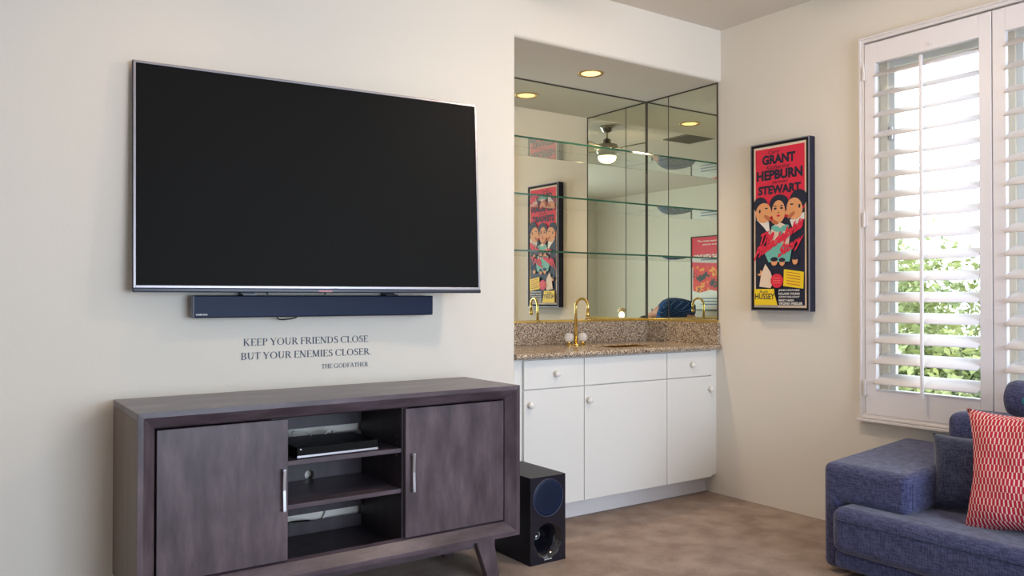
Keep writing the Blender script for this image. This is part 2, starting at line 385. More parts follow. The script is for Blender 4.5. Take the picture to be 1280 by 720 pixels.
# ---------------------------------------------------------------- niche: mirrors, shelves
tm = MB().box(L+.001, X-.007, N-.006, N-.0005, 1.087, S-.004)
t = thing('back_mirror', 'wide wall mirror covering the back of the bar niche', 'mirror', (3.2, N, 1.087))
obj('glass', tm, M['mirror'], t)
obj('edge_strip', MB().box(L+.001, X-.007, N-.009, N-.0005, S-.009, S-.0005).box(X-.016, X-.007, N-.009, N-.0005, 1.087, S-.009), M['mirror_edge'], t)
for (a, b, lab) in ((3.505, 3.924, 'mirror panel on the right side of the niche, the wider one at the front edge'), (3.928, N-.007, 'narrow mirror panel on the right side of the niche beside the corner')):
    t = thing('side_mirror', lab, 'mirror', (X, (a+b)/2, 1.087), 'side mirrors of the niche')
    obj('glass', MB().box(X-.006, X-.0005, a, b, 1.087, S-.004), M['mirror'], t)
    e = MB().box(X-.008, X-.0005, a, b, S-.009, S-.0005)
    if a < 3.6: e.box(X-.009, X-.0005, a-.006, a, 1.087, S-.0005)
    obj('edge_strip', e.box(X-.0075, X-.0005, b-.002, b+.002, 1.087, S-.009), M['mirror_edge'], t)
tag(obj('brass_channel', MB().box(L+.001, X-.001, N-.014, N-.0005, 1.071, 1.087).box(X-.014, X-.001, 3.495, N-.014, 1.071, 1.087), M['brass'], bevel=.002), 'thin brass channel holding the foot of the niche mirrors', 'metal trim')
for z, lab in ((2.165, 'top glass shelf in the mirrored niche'), (1.833, 'middle glass shelf in the mirrored niche'), (1.503, 'lowest glass shelf in the mirrored niche, nearest the tap')):
    t = thing('glass_shelf', lab, 'shelf', (3.2, 4.0, z), 'glass shelves in the niche')
    obj('pane', MB().box(L+.002, X-.008, 3.890, N-.0065, z-.005, z+.005), M['shelfglass'], t)
    obj('front_edge', MB().box(L+.002, X-.008, 3.8865, 3.8898, z-.005, z+.005), M['edgeglass'], t, label='green polished front edge')

# recessed light in soffit
def downlight(name, x, y, z, r, label, group, power, emis, lm, col=(1, .72, .45)):
    t = thing(name, label, 'ceiling light', (x, y, z), group)
    obj('trim_ring', MB().lathe([(r, 0), (r+.012, -.004), (r+.014, 0), (r, .002)], (x, y, z), 'z', 40, closed=True), M['nickel'] if lm else M['brass'], t, smooth=True)
    obj('reflector', MB().lathe([(r-.001, -.001), (r*.93, -.001), (r*.9, -.0018)], (x, y, z), 'z', 40, closed=True), M['brass'], t, smooth=True)
    obj('bulb', MB().lathe([(1e-6, -.010), (r*.45, -.008), (r*.8, -.004), (r*.92, 0)], (x, y, z), 'z', 32, closed=True), emis, t, smooth=True)
    l = bpy.data.lights.new('spot', 'SPOT'); l.energy = power; l.color = col; l.spot_size = math.radians(130); l.spot_blend = 1; l.shadow_soft_size = .05
    lo = bpy.data.objects.new('spot', l); C.objects.link(lo); lo.parent = t; lo.location = (0, 0, -.03)
warm = emit('warm_bulb', (1, .62, .3, 1), 2.2)
downlight('recessed_light', 3.242, 3.80, S, .066, 'round brass-lined recessed light in the niche soffit above the tap', None, NICHE*12, warm, False)

# countertop with bullnose, sink cut-out
CT = .935
t = thing('stone_countertop', 'speckled brown granite counter with splashback on the white cabinet', 'countertop', (3.2, 3.8, .905))
yn = 3.472
sx0, sx1, sy0, sy1 = 3.27, 3.66, 3.62, 3.88
def nose(x0, x1):
    n = [(yn + .014 - .016*math.cos(a) - .0, .920 + .0155*math.sin(a)) for a in [-PI/2 + PI*i/8 for i in range(9)]]
    return [(3.62, .9045)] + n + [(3.62, .9355)]
ct = MB().prism(nose(0, 0), 0, L+.001, X-.001)
ct.box(L+.001, sx0, 3.62, N-.001, .9045, .9355).box(sx1, X-.001, 3.62, N-.001, .9045, .9355).box(sx0, sx1, sy1, N-.001, .9045, .9355)
obj('slab', ct, M['granite'], t)
bs = MB().box(L+.001, X-.001, N-.024, N-.001, .9355, 1.071).box(X-.022, X-.001, 3.488, N-.024, .9355, 1.071)
obj('splashback', bs, M['granite'], t, bevel=.002)
sk = MB(); sk.box(sx0+.01, sx1-.01, sy0+.01, sy1-.01, .80, .806).box(sx0, sx0+.01, sy0, sy1, .80, .928).box(sx1-.01, sx1, sy0, sy1, .80, .928).box(sx0+.01, sx1-.01, sy0, sy0+.01, .80, .928).box(sx0+.01, sx1-.01, sy1-.01, sy1, .80, .928)
t2 = thing('bar_sink', 'small brass bar sink sunk into the granite counter behind the front edge', 'sink', (3.46, 3.75, .8))
obj('bowl', sk, M['brass'], t2)
obj('drain', MB().lathe([(.0, 0), (.03, 0), (.032, .004), (.0, .006)], (3.46, 3.75, .806), 'z', 20, closed=True), M['steel'], t2)

# tap
t = thing('bar_tap', 'gold gooseneck tap with two clear knobs on the granite counter', 'tap', (3.235, 3.935, CT))
fx, fy = 3.235, 3.935
obj('base_plate', MB().lathe([(.028, .001), (.03, .006), (.022, .011), (.012, .014)], (fx, fy, CT), 'z', 24).box(fx-.062, fx+.062, fy-.02, fy+.02, CT+.001, CT+.009), M['brass'], t, bevel=.002, smooth=False)
pts = [(fx, fy, CT+.01), (fx, fy, CT+.24)]
R = .048
for i in range(1, 13):
    a = PI*1.05*i/12; pts.append((fx+.18*(R - R*math.cos(a)), fy-(R - R*math.cos(a)), CT+.24+R*math.sin(a)))
pts.append((pts[-1][0], pts[-1][1]+.003, pts[-1][2]-.03))
obj('spout', MB().tube(pts, .0078, 12, radii=[.011, .0078]+[.0078]*(len(pts)-3)+[.0078]), M['brass'], t, smooth=True)
e = pts[-1]
obj('aerator', MB().lathe([(.009, -.016), (.0115, -.014), (.0115, .006), (.009, .01)], (e[0], e[1], e[2]-.008), 'z', 16), M['brass'], t, smooth=True)
for sx in (-.055, .055):
    k = obj('tap_handle', MB().lathe([(.012, 0), (.012, .012), (.008, .02)], (fx+sx, fy, CT+.009), 'z', 16), M['brass'], t, smooth=True)
    fac = []
    mb = MB().lathe([(.012, .014), (.025, .022), (.030, .040), (.026, .058), (.014, .068), (1e-5, .069)], (fx+sx, fy, CT+.009), 'z', 9, closed=False)
    obj('knob', mb, M['crystal'], k, local=False, label='clear faceted knob')

# base cabinet
t = thing('base_cabinet', 'white built-in cabinet with doors and drawers under the granite counter', 'cabinet', (3.3, 3.7, 0))
fy_ = 3.512
obj('carcass', MB().box(L+.001, X-.001, fy_+.02, fy_+.04, .112, .904).box(L+.001, X-.001, fy_+.04, N-.002, .112, .13).box(L+.001, L+.02, fy_+.04, N-.002, .13, .904).box(X-.02, X-.001, fy_+.04, N-.002, .13, .904), M['cab'], t)
obj('toe_kick', MB().box(L+.001, X-.001, T, T+.02, 0, .112), M['trimw'], t)
obj('filler_strip', MB().box(3.985, X-.001, fy_+.006, fy_+.02, .122, .903), M['cab'], t)
obj('filler_strip', MB().box(L+.001, 2.528, fy_+.012, fy_+.02, .112, .903), M['cab'], t)
g = .0026
def front(name, x0, x1, z0, z1, kn):
    d = obj(name, MB().box(x0+g, x1-g, fy_, fy_+.019, z0+g, z1-g), M['cab'], t, bevel=.002)
    if kn:
        kx, kz = kn
        obj('knob', MB().lathe([(.0, -.034), (.011, -.033), (.0175, -.026), (.0185, -.019), (.014, -.011), (.008, -.007), (.008, 0)], (kx, fy_, kz), 'y', 20, closed=True), M['knob'], d, smooth=True)
front('drawer', 2.535, 2.948, .742, .900, (2.745, .820))
front('drawer', 2.948, 3.592, .742, .900, None)
front('drawer', 3.592, 3.985, .742, .900, (3.80, .820))
front('door', 2.535, 2.948, .108, .742, (2.572, .662))
front('door', 2.948, 3.592, .108, .742, (2.975, .662))
front('door', 3.592, 3.985, .108, .742, (3.962, .660))

# ---------------------------------------------------------------- TV
def tv():
    w, h = 1.5, .894
    yw, tl = -.08, -.05
    t = thing('television', 'large flat black television with silver rim mounted high on the wall', 'television', (1.363, 3.35, 1.704))
    a = Vector((math.cos(yw), math.sin(yw), 0)); n = Vector((math.sin(yw), -math.cos(yw), 0))
    upv = (math.cos(tl)*Vector((0, 0, 1)) + math.sin(tl)*n).normalized(); nn = a.cross(upv).normalized()
    t.rotation_mode = 'QUATERNION'; t.rotation_quaternion = Matrix((a, -nn, upv)).transposed().to_quaternion()
    # local: x right, y into wall, z up
    b = .012; bb = .020
    sc_ = MB().box(-w/2+b, w/2-b, .003, .012, -h/2+bb, h/2-b)
    obj('screen', sc_, M['screen'], t, local=True)
    rim = MB()
    rim.box(-w/2+.003, w/2-.003, -.001, .015, h/2-b, h/2-.003).box(-w/2+.003, -w/2+b, -.001, .015, -h/2+.010, h/2-b).box(w/2-b, w/2-.003, -.001, .015, -h/2+.010, h/2-b).box(-w/2+b, w/2-b, -.001, .015, -h/2+.010, -h/2+bb)
    obj('rim', rim, M['bezel'], t, local=True, bevel=.001)
    obj('housing', MB().box(-w/2, w/2, .004, .026, -h/2+.002, h/2).box(-.5, .5, .026, .05, -h/2+.05, h/2-.2), M['black'], t, local=True, bevel=.004)
    obj('lower_lip', MB().box(-w/2+.001, w/2-.001, -.003, .022, -h/2-.006, -h/2+.010), M['navyplastic'], t, local=True, bevel=.003)
    obj('status_window', MB().box(-.03, .03, -.0045, -.002, -h/2-.004, -h/2+.003), mat('red_lens', srgb(150, 30, 45), .2), t, local=True, bevel=0, label='small red lens')
    return t, a, n, upv
TVT = tv()
t = thing('television_bracket', 'black wall bracket half hidden behind the television', 'bracket', (1.36, W, 1.6))
obj('wall_plate', MB().box(1.21, 1.51, W-.012, W, 1.5, 1.85), M['black'], t)
obj('arm', MB().box(1.29, 1.43, W-.05, W-.012, 1.6, 1.75), M['black'], t)

# soundbar
x0, x1, z0, z1, yf, yb_ = .839, 1.923, 1.148, 1.239, 3.396, 3.452
t = thing('soundbar', 'long dark blue-black soundbar hung just below the television', 'speaker', (1.38, yb_, 1.148))
obj('housing', MB().box(x0, x1, yf+.008, yb_, z0, z1), M['black'], t, bevel=.004)
obj('grille', MB().box(x0+.004, x1-.002, yf, yf+.009, z0+.003, z1-.003), M['grille'], t, bevel=.002)
obj('end_cap', MB().box(x0-.001, x0+.007, yf+.003, yb_-.004, z0+.002, z1-.002), mat('grey_cap', srgb(92, 98, 112), .4), t, bevel=.002)
obj('end_cap', MB().box(x1-.005, x1+.001, yf+.003, yb_-.004, z0+.002, z1-.002), M['black'], t, bevel=.002)
for bx in (1.07, 1.72): obj('mounting_tab', MB().box(bx-.03, bx+.03, yb_, W-.001, z0+.03, z1+.035).box(bx-.03, bx+.03, yf+.02, yb_, z1, z1+.006), M['navyplastic'], t)

def cable(name, pts, r, m, label, parent=None):
    # smooth by Catmull-Rom
    P = [Vector(p) for p in pts]; P = [P[0]] + P + [P[-1]]; out = []
    for i in range(1, len(P)-2):
        for k in range(6):
            u = k/6; a, b, c, d = P[i-1], P[i], P[i+1], P[i+2]
            out.append(.5*((2*b) + (c-a)*u + (2*a-5*b+4*c-d)*u*u + (3*b-a-3*c+d)*u**3))
    out.append(P[-2])
    return tag(obj(name, MB().tube(out, r, 7), m, None, smooth=True), label, 'cable')
cable('cable', [(1.185, 3.43, 1.16), (1.195, 3.44, 1.140), (1.225, 3.445, 1.136), (1.27, 3.44, 1.143), (1.29, 3.43, 1.16)], .0028, M['cord'], 'thin black cable loop drooping under the soundbar')
cable('cable', [(1.12, 3.41, 1.275), (1.13, 3.42, 1.262), (1.145, 3.42, 1.243)], .003, M['cord'], 'short black cable left of centre between television and soundbar')
cable('cable', [(1.42, 3.40, 1.275), (1.405, 3.42, 1.262), (1.395, 3.42, 1.243)], .003, M['cord'], 'short black cable at the centre between television and soundbar')

# ---------------------------------------------------------------- lettering
def text_mesh(txt, width, height, depth=.0006, bold=.0):
    cu = bpy.data.curves.new('text', 'FONT'); cu.body = txt; cu.size = 1; cu.offset = bold; cu.fill_mode = 'BOTH'; cu.extrude = .0; cu.resolution_u = 3
    o = bpy.data.objects.new('text', cu); C.objects.link(o)
    bpy.context.view_layer.update()
    me = bpy.data.meshes.new_from_object(o.evaluated_get(bpy.context.evaluated_depsgraph_get()))
    vs = [v.co.copy() for v in me.vertices]; fs = [tuple(p.vertices) for p in me.polygons]
    bpy.data.objects.remove(o); bpy.data.curves.remove(cu); bpy.data.meshes.remove(me)
    ax = min(v.x for v in vs); bx = max(v.x for v in vs); ay = min(v.y for v in vs); by = max(v.y for v in vs)
    return [((v.x-ax)/(bx-ax)*width, (v.y-ay)/(by-ay)*height) for v in vs], fs
class Serif:
    """a small book-face: thick and thin strokes with serifs, cap height 1"""
    TK, TN = .135, .055
    def __init__(s): s.q = []
    def line(s, x0, y0, x1, y1, w):
        d = Vector((x1-x0, y1-y0)); n = Vector((-d.y, d.x)).normalized()*w/2
        if abs(d.y) > abs(d.x)*.3: n = Vector((w/2 * math.hypot(d.x, d.y)/abs(d.y), 0))
        s.q.append([(x0-n.x, y0-n.y), (x1-n.x, y1-n.y), (x1+n.x, y1+n.y), (x0+n.x, y0+n.y)])
    def stem(s, x, y0=0, y1=1, w=None, sb=True, st=True):
        w = w or s.TK; s.line(x, y0, x, y1, w)
        if sb: s.line(x-.15, y0+.02, x+.15, y0+.02, .04)
        if st: s.line(x-.15, y1-.02, x+.15, y1-.02, .04)
    def arc(s, cx, cy, rx, ry, a0, a1, thick=True):
        n = 14; out = []; inn = []
        for i in range(n+1):
            a = math.radians(a0+(a1-a0)*i/n); k = abs(math.cos(a))
            w = s.TN + (s.TK*1.1-s.TN)*k**1.3 if thick else s.TN
            out.append((cx+rx*math.cos(a), cy+ry*math.sin(a))); inn.append((cx+(rx-w)*math.cos(a), cy+(ry-min(w, s.TN*1.1))*math.sin(a)))
        for i in range(n): s.q.append([out[i], out[i+1], inn[i+1], inn[i]])
    def glyph(s, c):
        q0 = len(s.q); T, n = s.TK, s.TN; w = .6
        if c == 'K': s.stem(.15); s.line(.2, .42, .62, .97, n); s.line(.3, .55, .68, .02, T); s.line(.5, .98, .76, .98, .04); s.line(.56, .02, .84, .02, .04); w = .84
        elif c in 'EF':
            s.stem(.15); s.line(.15, .97, .58, .97, n); s.line(.15, .52, .48, .52, n); s.line(.58, .99, .58, .82, n); s.line(.48, .6, .48, .44, n*.8)
            if c == 'E': s.line(.15, .03, .6, .03, n); s.line(.62, .01, .62, .18, n)
            w = .66 if c == 'E' else .6
        elif c in 'PRB':
            s.stem(.15); s.line(.15, .97, .36, .97, n); s.arc(.34, .75, .27, .245, -90, 90); s.line(.15, .53, .36, .53, n)
            if c == 'R': s.line(.36, .52, .7, .02, T); s.line(.62, .02, .82, .02, .04); w = .8
            elif c == 'B': s.arc(.36, .26, .3, .265, -90, 90); s.line(.15, .03, .38, .03, n); w = .7
            else: w = .64
        elif c == 'D': s.stem(.15); s.line(.15, .97, .38, .97, n); s.line(.15, .03, .38, .03, n); s.arc(.36, .5, .44, .5, -90, 90); w = .86
        elif c == 'Y': s.line(.1, .98, .4, .46, T); s.line(.7, .98, .41, .46, n); s.stem(.4, 0, .5, st=False); s.line(-.02, .98, .25, .98, .04); s.line(.58, .98, .82, .98, .04); w = .8
        elif c == 'O': s.arc(.46, .5, .45, .52, 0, 360); w = .93
        elif c in 'CG':
            s.arc(.46, .5, .45, .52, 42, 318); s.line(.78, .98, .78, .74, n)
            if c == 'G': s.stem(.76, .02, .4, w=T*.9, sb=False)
            w = .84 if c == 'C' else .94
        elif c == 'U': s.stem(.16, .3, 1, sb=False); s.line(.68, .3, .68, 1, n); s.line(.56, .98, .8, .98, .04); s.arc(.41, .34, .3, .36, 180, 360); w = .84
        elif c == 'T': s.stem(.34, st=False); s.line(.0, .97, .68, .97, n); s.line(.02, .99, .02, .8, n*.8); s.line(.66, .99, .66, .8, n*.8); w = .68
        elif c == 'I': s.stem(.16); w = .32
        elif c == 'L': s.stem(.15); s.line(.15, .03, .56, .03, n); s.line(.58, .01, .58, .2, n); w = .62
        elif c == 'H': s.stem(.15); s.stem(.66); s.line(.15, .52, .66, .52, n); w = .82
        elif c == 'N': s.stem(.13, w=n); s.line(.13, .98, .68, .02, T); s.stem(.7, 0, 1, w=n, sb=False); w = .85
        elif c == 'M': s.stem(.13, w=n); s.line(.17, .98, .48, .04, T); s.line(.48, .04, .78, .98, n); s.stem(.82, w=T); w = .99
        elif c == 'A': s.line(.08, .02, .38, 1, n); s.line(.38, 1, .68, .02, T); s.line(.2, .36, .58, .36, n); s.line(-.04, .02, .2, .02, .04); s.line(.56, .02, .82, .02, .04); w = .8
        elif c == 'S':
            s.arc(.3, .75, .24, .27, 40, 262); s.arc(.3, .26, .26, .28, -140, 84); s.line(.47, .98, .47, .78, n); s.line(.06, .02, .06, .24, n)
            s.line(.2, .6, .42, .46, T); w = .6
        elif c == '.': s.line(.08, 0, .08, .12, .12); w = .2
        elif c == ' ': w = .26
        qs = s.q[q0:]; s.q = s.q[:q0]; return qs, w
    def layout(s, txt):
        x = 0; out = []
        for c in txt:
            qs, w = s.glyph(c)
            for q in qs: out.append([(a+x, b) for a, b in q])
            x += w + (.06 if c != ' ' else 0)
        return out, x - .06
t = thing('wall_lettering', 'dark serif quotation lettered on the wall between soundbar and console', 'lettering', (1.35, W, .92))
SF = Serif()
for txt, xa_, xb_, zl0, zl1, zr0, zr1 in (
        ('KEEP YOUR FRIENDS CLOSE', 1.060, 1.629, 1.026, 1.058, 1.028, 1.055),
        ('BUT YOUR ENEMIES CLOSER.', 1.050, 1.645, .966, .997, .972, .9995),
        ('THE GODFATHER', 1.405, 1.630, .9155, .935, .9155, .935)):
    qs, wd = SF.layout(txt); mb = MB(); z0_, h_ = (zl0+zr0)/2, ((zl1-zl0)+(zr1-zr0))/2
    for j, q in enumerate(qs):
        y = W - .0012 - .00001*(j % 7)
        mb.add([(xa_+a/wd*(xb_-xa_), y, z0_+b*h_) for a, b in q], [(0, 1, 2, 3)])
    o = obj('line_of_text', mb, M['ink'], t)
    sd = o.modifiers.new('thick', 'SOLIDIFY'); sd.thickness = .0009; sd.offset = 0

# ---------------------------------------------------------------- media console
t = thing('media_console', 'dark grey-brown wooden media console on splayed legs below the television', 'console', (1.345, 3.22, 0))
A0, A1, B0, B1 = .560, 2.133, .18, .841
F, BK = 2.985, 3.45
body = MB()
body.box(A0, A1, F+.012, BK, B1-.026, B1)
obj('top', body, M['wood_h'], t, bevel=.002)
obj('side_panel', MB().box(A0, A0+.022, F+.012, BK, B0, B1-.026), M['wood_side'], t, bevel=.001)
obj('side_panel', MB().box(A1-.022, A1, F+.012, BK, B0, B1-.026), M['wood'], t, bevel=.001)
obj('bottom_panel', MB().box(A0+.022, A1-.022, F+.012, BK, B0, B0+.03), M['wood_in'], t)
# mitred front frame
def frame_member(p0, p1, out_dir, ins, m, name):
    # p0,p1 outer corners (x,z); q0,q1 direction inward
    mb = MB()
    prof = [(0, F+.012), (0, F), (.018, F), (.058, F+.034), (.064, F+.05), (.064, F+.06), (.02, F+.06)]
    vs = []
    for (px, pz), (dx, dz) in ((p0, ins[0]), (p1, ins[1])):
        for d, y in prof: vs.append((px+dx*d, y, pz+dz*d))
    k = len(prof)
    mb.add(vs, [tuple(range(k)), tuple(range(k, 2*k))[::-1]] + [(i, (i+1) % k, k+(i+1) % k, k+i) for i in range(k)])
    return obj(name, mb, m, t)
frame_member((A0, B1), (A1, B1), None, ((1, -1), (-1, -1)), M['wood_h'], 'front_rail')
frame_member((A0, B0), (A1, B0), None, ((1, 1), (-1, 1)), M['wood_h'], 'front_rail')
frame_member((A0, B0), (A0, B1), None, ((1, 1), (1, -1)), M['wood'], 'front_stile')
frame_member((A1, B0), (A1, B1), None, ((-1, 1), (-1, -1)), M['wood'], 'front_stile')
IX0, IX1, IZ0, IZ1 = A0+.064, A1-.064, B0+.064, B1-.064
for (a, b, hx) in ((IX0-.0, 1.09, 1.069), (1.580, IX1, 1.612)):
    d = obj('door', MB().box(a+.003, b-.001, F+.034, F+.054, IZ0+.003, IZ1-.003), M['wood'], t, bevel=.0015)
    hd = MB(); pts = [(hx, F+.034-.005, .592), (hx, F+.034-.022, .580), (hx, F+.034-.019, .513), (hx, F+.034-.022, .446), (hx, F+.034-.005, .434)]
    hd.prism([(F+.034, .434), (F+.010, .434), (F+.010, .440), (F+.014, .513), (F+.010, .586), (F+.010, .592), (F+.034, .592), (F+.034, .582), (F+.018, .580), (F+.021, .513), (F+.018, .446), (F+.034, .444)], 0, hx-.006, hx+.006)
    obj('handle', hd, M['steel'], d, bevel=.001)
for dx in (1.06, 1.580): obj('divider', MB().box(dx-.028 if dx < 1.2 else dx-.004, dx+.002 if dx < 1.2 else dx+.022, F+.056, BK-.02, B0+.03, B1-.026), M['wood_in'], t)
# back panel with slots and grommet
bk = MB(); yk0, yk1 = BK-.018, BK-.008
def hole_grid(mb, xa, xb, za, zb, holes):
    pass
zc = [B0+.03, .262, .297, .633, .667, B1-.026]
bk.box(A0+.022, 1.10, yk0, yk1, zc[0], zc[5]).box(1.578, A1-.022, yk0, yk1, zc[0], zc[5])
bk.box(1.10, 1.578, yk0, yk1, zc[0], zc[1]).box(1.10, 1.578, yk0, yk1, zc[4], zc[5])
hc, hr = (1.333, .463), .021
# middle strip with round hole
bk.box(1.10, hc[0]-.04, yk0, yk1, zc[2], zc[3]).box(hc[0]+.04, 1.578, yk0, yk1, zc[2], zc[3]).box(hc[0]-.04, hc[0]+.04, yk0, yk1, zc[2], hc[1]-.04).box(hc[0]-.04, hc[0]+.04, yk0, yk1, hc[1]+.04, zc[3])
n = 32; vs = []
for i in range(n):
    a = 2*PI*i/n; m_ = max(abs(math.cos(a)), abs(math.sin(a)))
    for y in (yk0, yk1):
        vs.append((hc[0]+hr*math.cos(a), y, hc[1]+hr*math.sin(a))); vs.append((hc[0]+.04*math.cos(a)/m_, y, hc[1]+.04*math.sin(a)/m_))
fs = []
for i in range(n):
    j = (i+1) % n; fs += [(4*i, 4*i+1, 4*j+1, 4*j), (4*i+2, 4*j+2, 4*j+3, 4*i+3), (4*i, 4*j, 4*j+2, 4*i+2)]
bk.add(vs, fs)
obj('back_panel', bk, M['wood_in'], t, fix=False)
for z in (.602, .436):
    obj('shelf', MB().box(1.062, 1.576, F+.06, BK-.02, z-.009, z+.009), M['wood_h'], t, bevel=.002)
for z in (.655, .63, .575): obj('shelf_pin', MB().lathe([(.0, -.002), (.003, -.002), (.003, 0)], (1.576, F+.10, z), 'x', 8), M['steel'], t)
obj('apron', MB().box(A0+.06, A1-.10, F+.05, F+.07, B0-.038, B0-.0005), M['wood_h'], t, bevel=.001)
obj('apron', MB().box(A0+.06, A1-.06, BK-.07, BK-.05, B0-.038, B0-.0005), M['wood_h'], t, bevel=.001)
for sx, bx in ((-1, A0+.17), (1, A1-.17)):
    for yy in (F+.022, BK-.062):
        mb = MB(); tx = bx; 
        a0, a1 = bx - sx*.045, bx + sx*.045; b0, b1 = bx + sx*.020, bx + sx*.078
        if sx < 0: a0, a1, b0, b1 = a0, a1, b0, b1
        mb.prism([(b0, 0), (b1, 0), (a1, B0-.001), (a0, B0-.001)], 1, yy, yy+.04)
        obj('leg', mb, M['wood'], t, bevel=.002)

# player in the console
zb = .611
t = thing('media_player', 'black set-top player on the upper shelf of the console', 'media player', (1.31, 3.17, zb))
obj('housing', MB().box(1.142, 1.478, 3.072, 3.30, zb+.006, zb+.043), M['black'], t, bevel=.003)
obj('front_panel', MB().box(1.141, 1.479, 3.064, 3.073, zb+.010, zb+.043), M['screen'], t, bevel=.001)
obj('trim_strip', MB().box(1.141, 1.479, 3.062, 3.068, zb+.004, zb+.012), M['steel'], t)
for x_ in (1.16, 1.45): obj('foot', MB().lathe([(.012, 0), (.012, .006)], (x_, 3.10, zb), 'z', 12), M['black'], t)
obj('button', MB().lathe([(.0, -.002), (.003, -.002), (.003, 0)], (1.155, 3.064, zb+.036), 'y', 10), M['steel'], t)
cable('cable', [(1.30, 3.31, zb+.02), (1.30, 3.36, .655), (1.25, 3.41, .66), (1.28, 3.455, .62)], .003, M['white'], 'pale cable arching behind the player in the upper slot')
cable('cable', [(1.36, 3.31, zb+.02), (1.37, 3.34, .652), (1.42, 3.39, .655), (1.44, 3.455, .62)], .003, M['white'], 'pale cable curving right behind the player in the upper slot')
cable('cable', [(1.10, 3.30, .22), (1.20, 3.36, .285), (1.30, 3.42, .272), (1.36, 3.456, .255)], .0035, M['cord'], 'black cable lying in the bottom compartment of the console')
cable('cable', [(1.43, 3.462, .33), (1.425, 3.463, .29), (1.40, 3.462, .24)], .004, M['white'], 'white cable hanging behind the lower slot of the console')

# ---------------------------------------------------------------- subwoofer
t = thing('subwoofer', 'black box subwoofer on the carpet between console and white cabinet', 'speaker', (2.34, 3.22, 0))
U0, U1, V0, V1, H0 = 2.237, 2.442, 3.048, 3.40, .402
# front baffle with horn opening
hcx, hcz, hr = 2.341, .103, .083
obj('cabinet', MB().box(U0, U1, V0+.115, V1, .0, H0).box(U0, U0+.008, V0+.006, V0+.115, 0, H0).box(U1-.008, U1, V0+.006, V0+.115, 0, H0).box(U0+.008, U1-.008, V0+.006, V0+.115, H0-.008, H0).box(U0+.008, U1-.008, V0+.006, V0+.115, 0, .008), mat('black_ash', srgb(20, 18, 28), .5, noise=((60, 8, 60), srgb(30, 26, 38), 4)), t)
mb = MB(); n = 40; vs = []
sqx, sqz0, sqz1 = (U1-U0)/2, 0.0, .2
for i in range(n):
    a = 2*PI*i/n; c_, s_ = math.cos(a), math.sin(a)
    cxm = (U0+U1)/2
    # outer rectangle point along the ray
    ts = []
    if c_ > 1e-9: ts.append((U1-hcx)/c_)
    if c_ < -1e-9: ts.append((U0-hcx)/c_)
    if s_ > 1e-9: ts.append((.205-hcz)/s_)
    if s_ < -1e-9: ts.append((0-hcz)/s_)
    tt = min(ts)
    vs += [(hcx+hr*c_, V0, hcz+hr*s_), (hcx+tt*c_, V0, hcz+tt*s_), (hcx+tt*c_, V0+.006, hcz+tt*s_), (hcx+hr*.97*c_, V0+.006, hcz+hr*.97*s_)]
fs = []
for i in range(n):
    j = (i+1) % n
    fs += [(4*i, 4*j, 4*j+1, 4*i+1), (4*i+1, 4*j+1, 4*j+2, 4*i+2), (4*i, 4*i+3, 4*j+3, 4*j)]
mb.add(vs, fs)
for sgx in (U0, U1):
    for z_ in (0, .205):
        pass
mb.box(U0, U1, V0, V0+.006, .205, H0)
mb.add([(U0, V0, 0), (U0+.02, V0, 0), (U0, V0, .012)], [(0, 1, 2)]).add([(U1, V0, 0), (U1-.02, V0, 0), (U1, V0, .012)], [(0, 2, 1)])
obj('front_baffle', mb, mat('satin_black', srgb(26, 24, 36), .35), t)
gd = MB().lathe([(.0, -.004), (.07, -.0035), (.083, -.002), (.085, 0)], (hcx-.002, V0, .302), 'y', 48, closed=True)
obj('driver_grille', gd, M['grille'], t, smooth=True)
obj('grille_ring', MB().lathe([(.085, 0), (.0845, -.004), (.087, -.004), (.0875, 0)], (hcx-.002, V0, .302), 'y', 48, closed=True), mat('ring_grey', srgb(70, 76, 100), .3), t, smooth=True)
hp = [(hr, 0), (.077, .004), (.066, .016), (.056, .032), (.046, .055), (.036, .085), (.030, .11), (1e-5, .112)]
obj('port_horn', MB().lathe(hp, (hcx, V0+.001, hcz), 'y', 48, closed=True), mat('gloss_black', srgb(20, 20, 28), .13, coat=1), t, smooth=True)
def add_text(txt, x, y, z, w, h, m, parent, name, ax='x', bold=.0):
    tv_, tf = text_mesh(txt, w, h, bold=bold); mb = MB()
    mb.add([(x+a, y, z+b) for a, b in tv_], tf)
    return obj(name, mb, m, parent)
add_text('SAMSUNG', 2.318, V0-.0006, .0145, .042, .006, M['white'], t, 'logo', bold=.02)
sb_ = [o for o in bpy.data.objects if o.name == 'soundbar'][0]
add_text('SAMSUNG', .848, yf-.0006, 1.1585, .044, .007, M['white'], sb_, 'logo', bold=.02)
tv_, tf = text_mesh('LG', .022, .006, bold=.02)
o = obj('logo', MB().add([(a+.03, -.0018, -.4405+b) for a, b in tv_], tf), mat('logo_grey', srgb(90, 90, 100), .4), TVT[0], local=True)

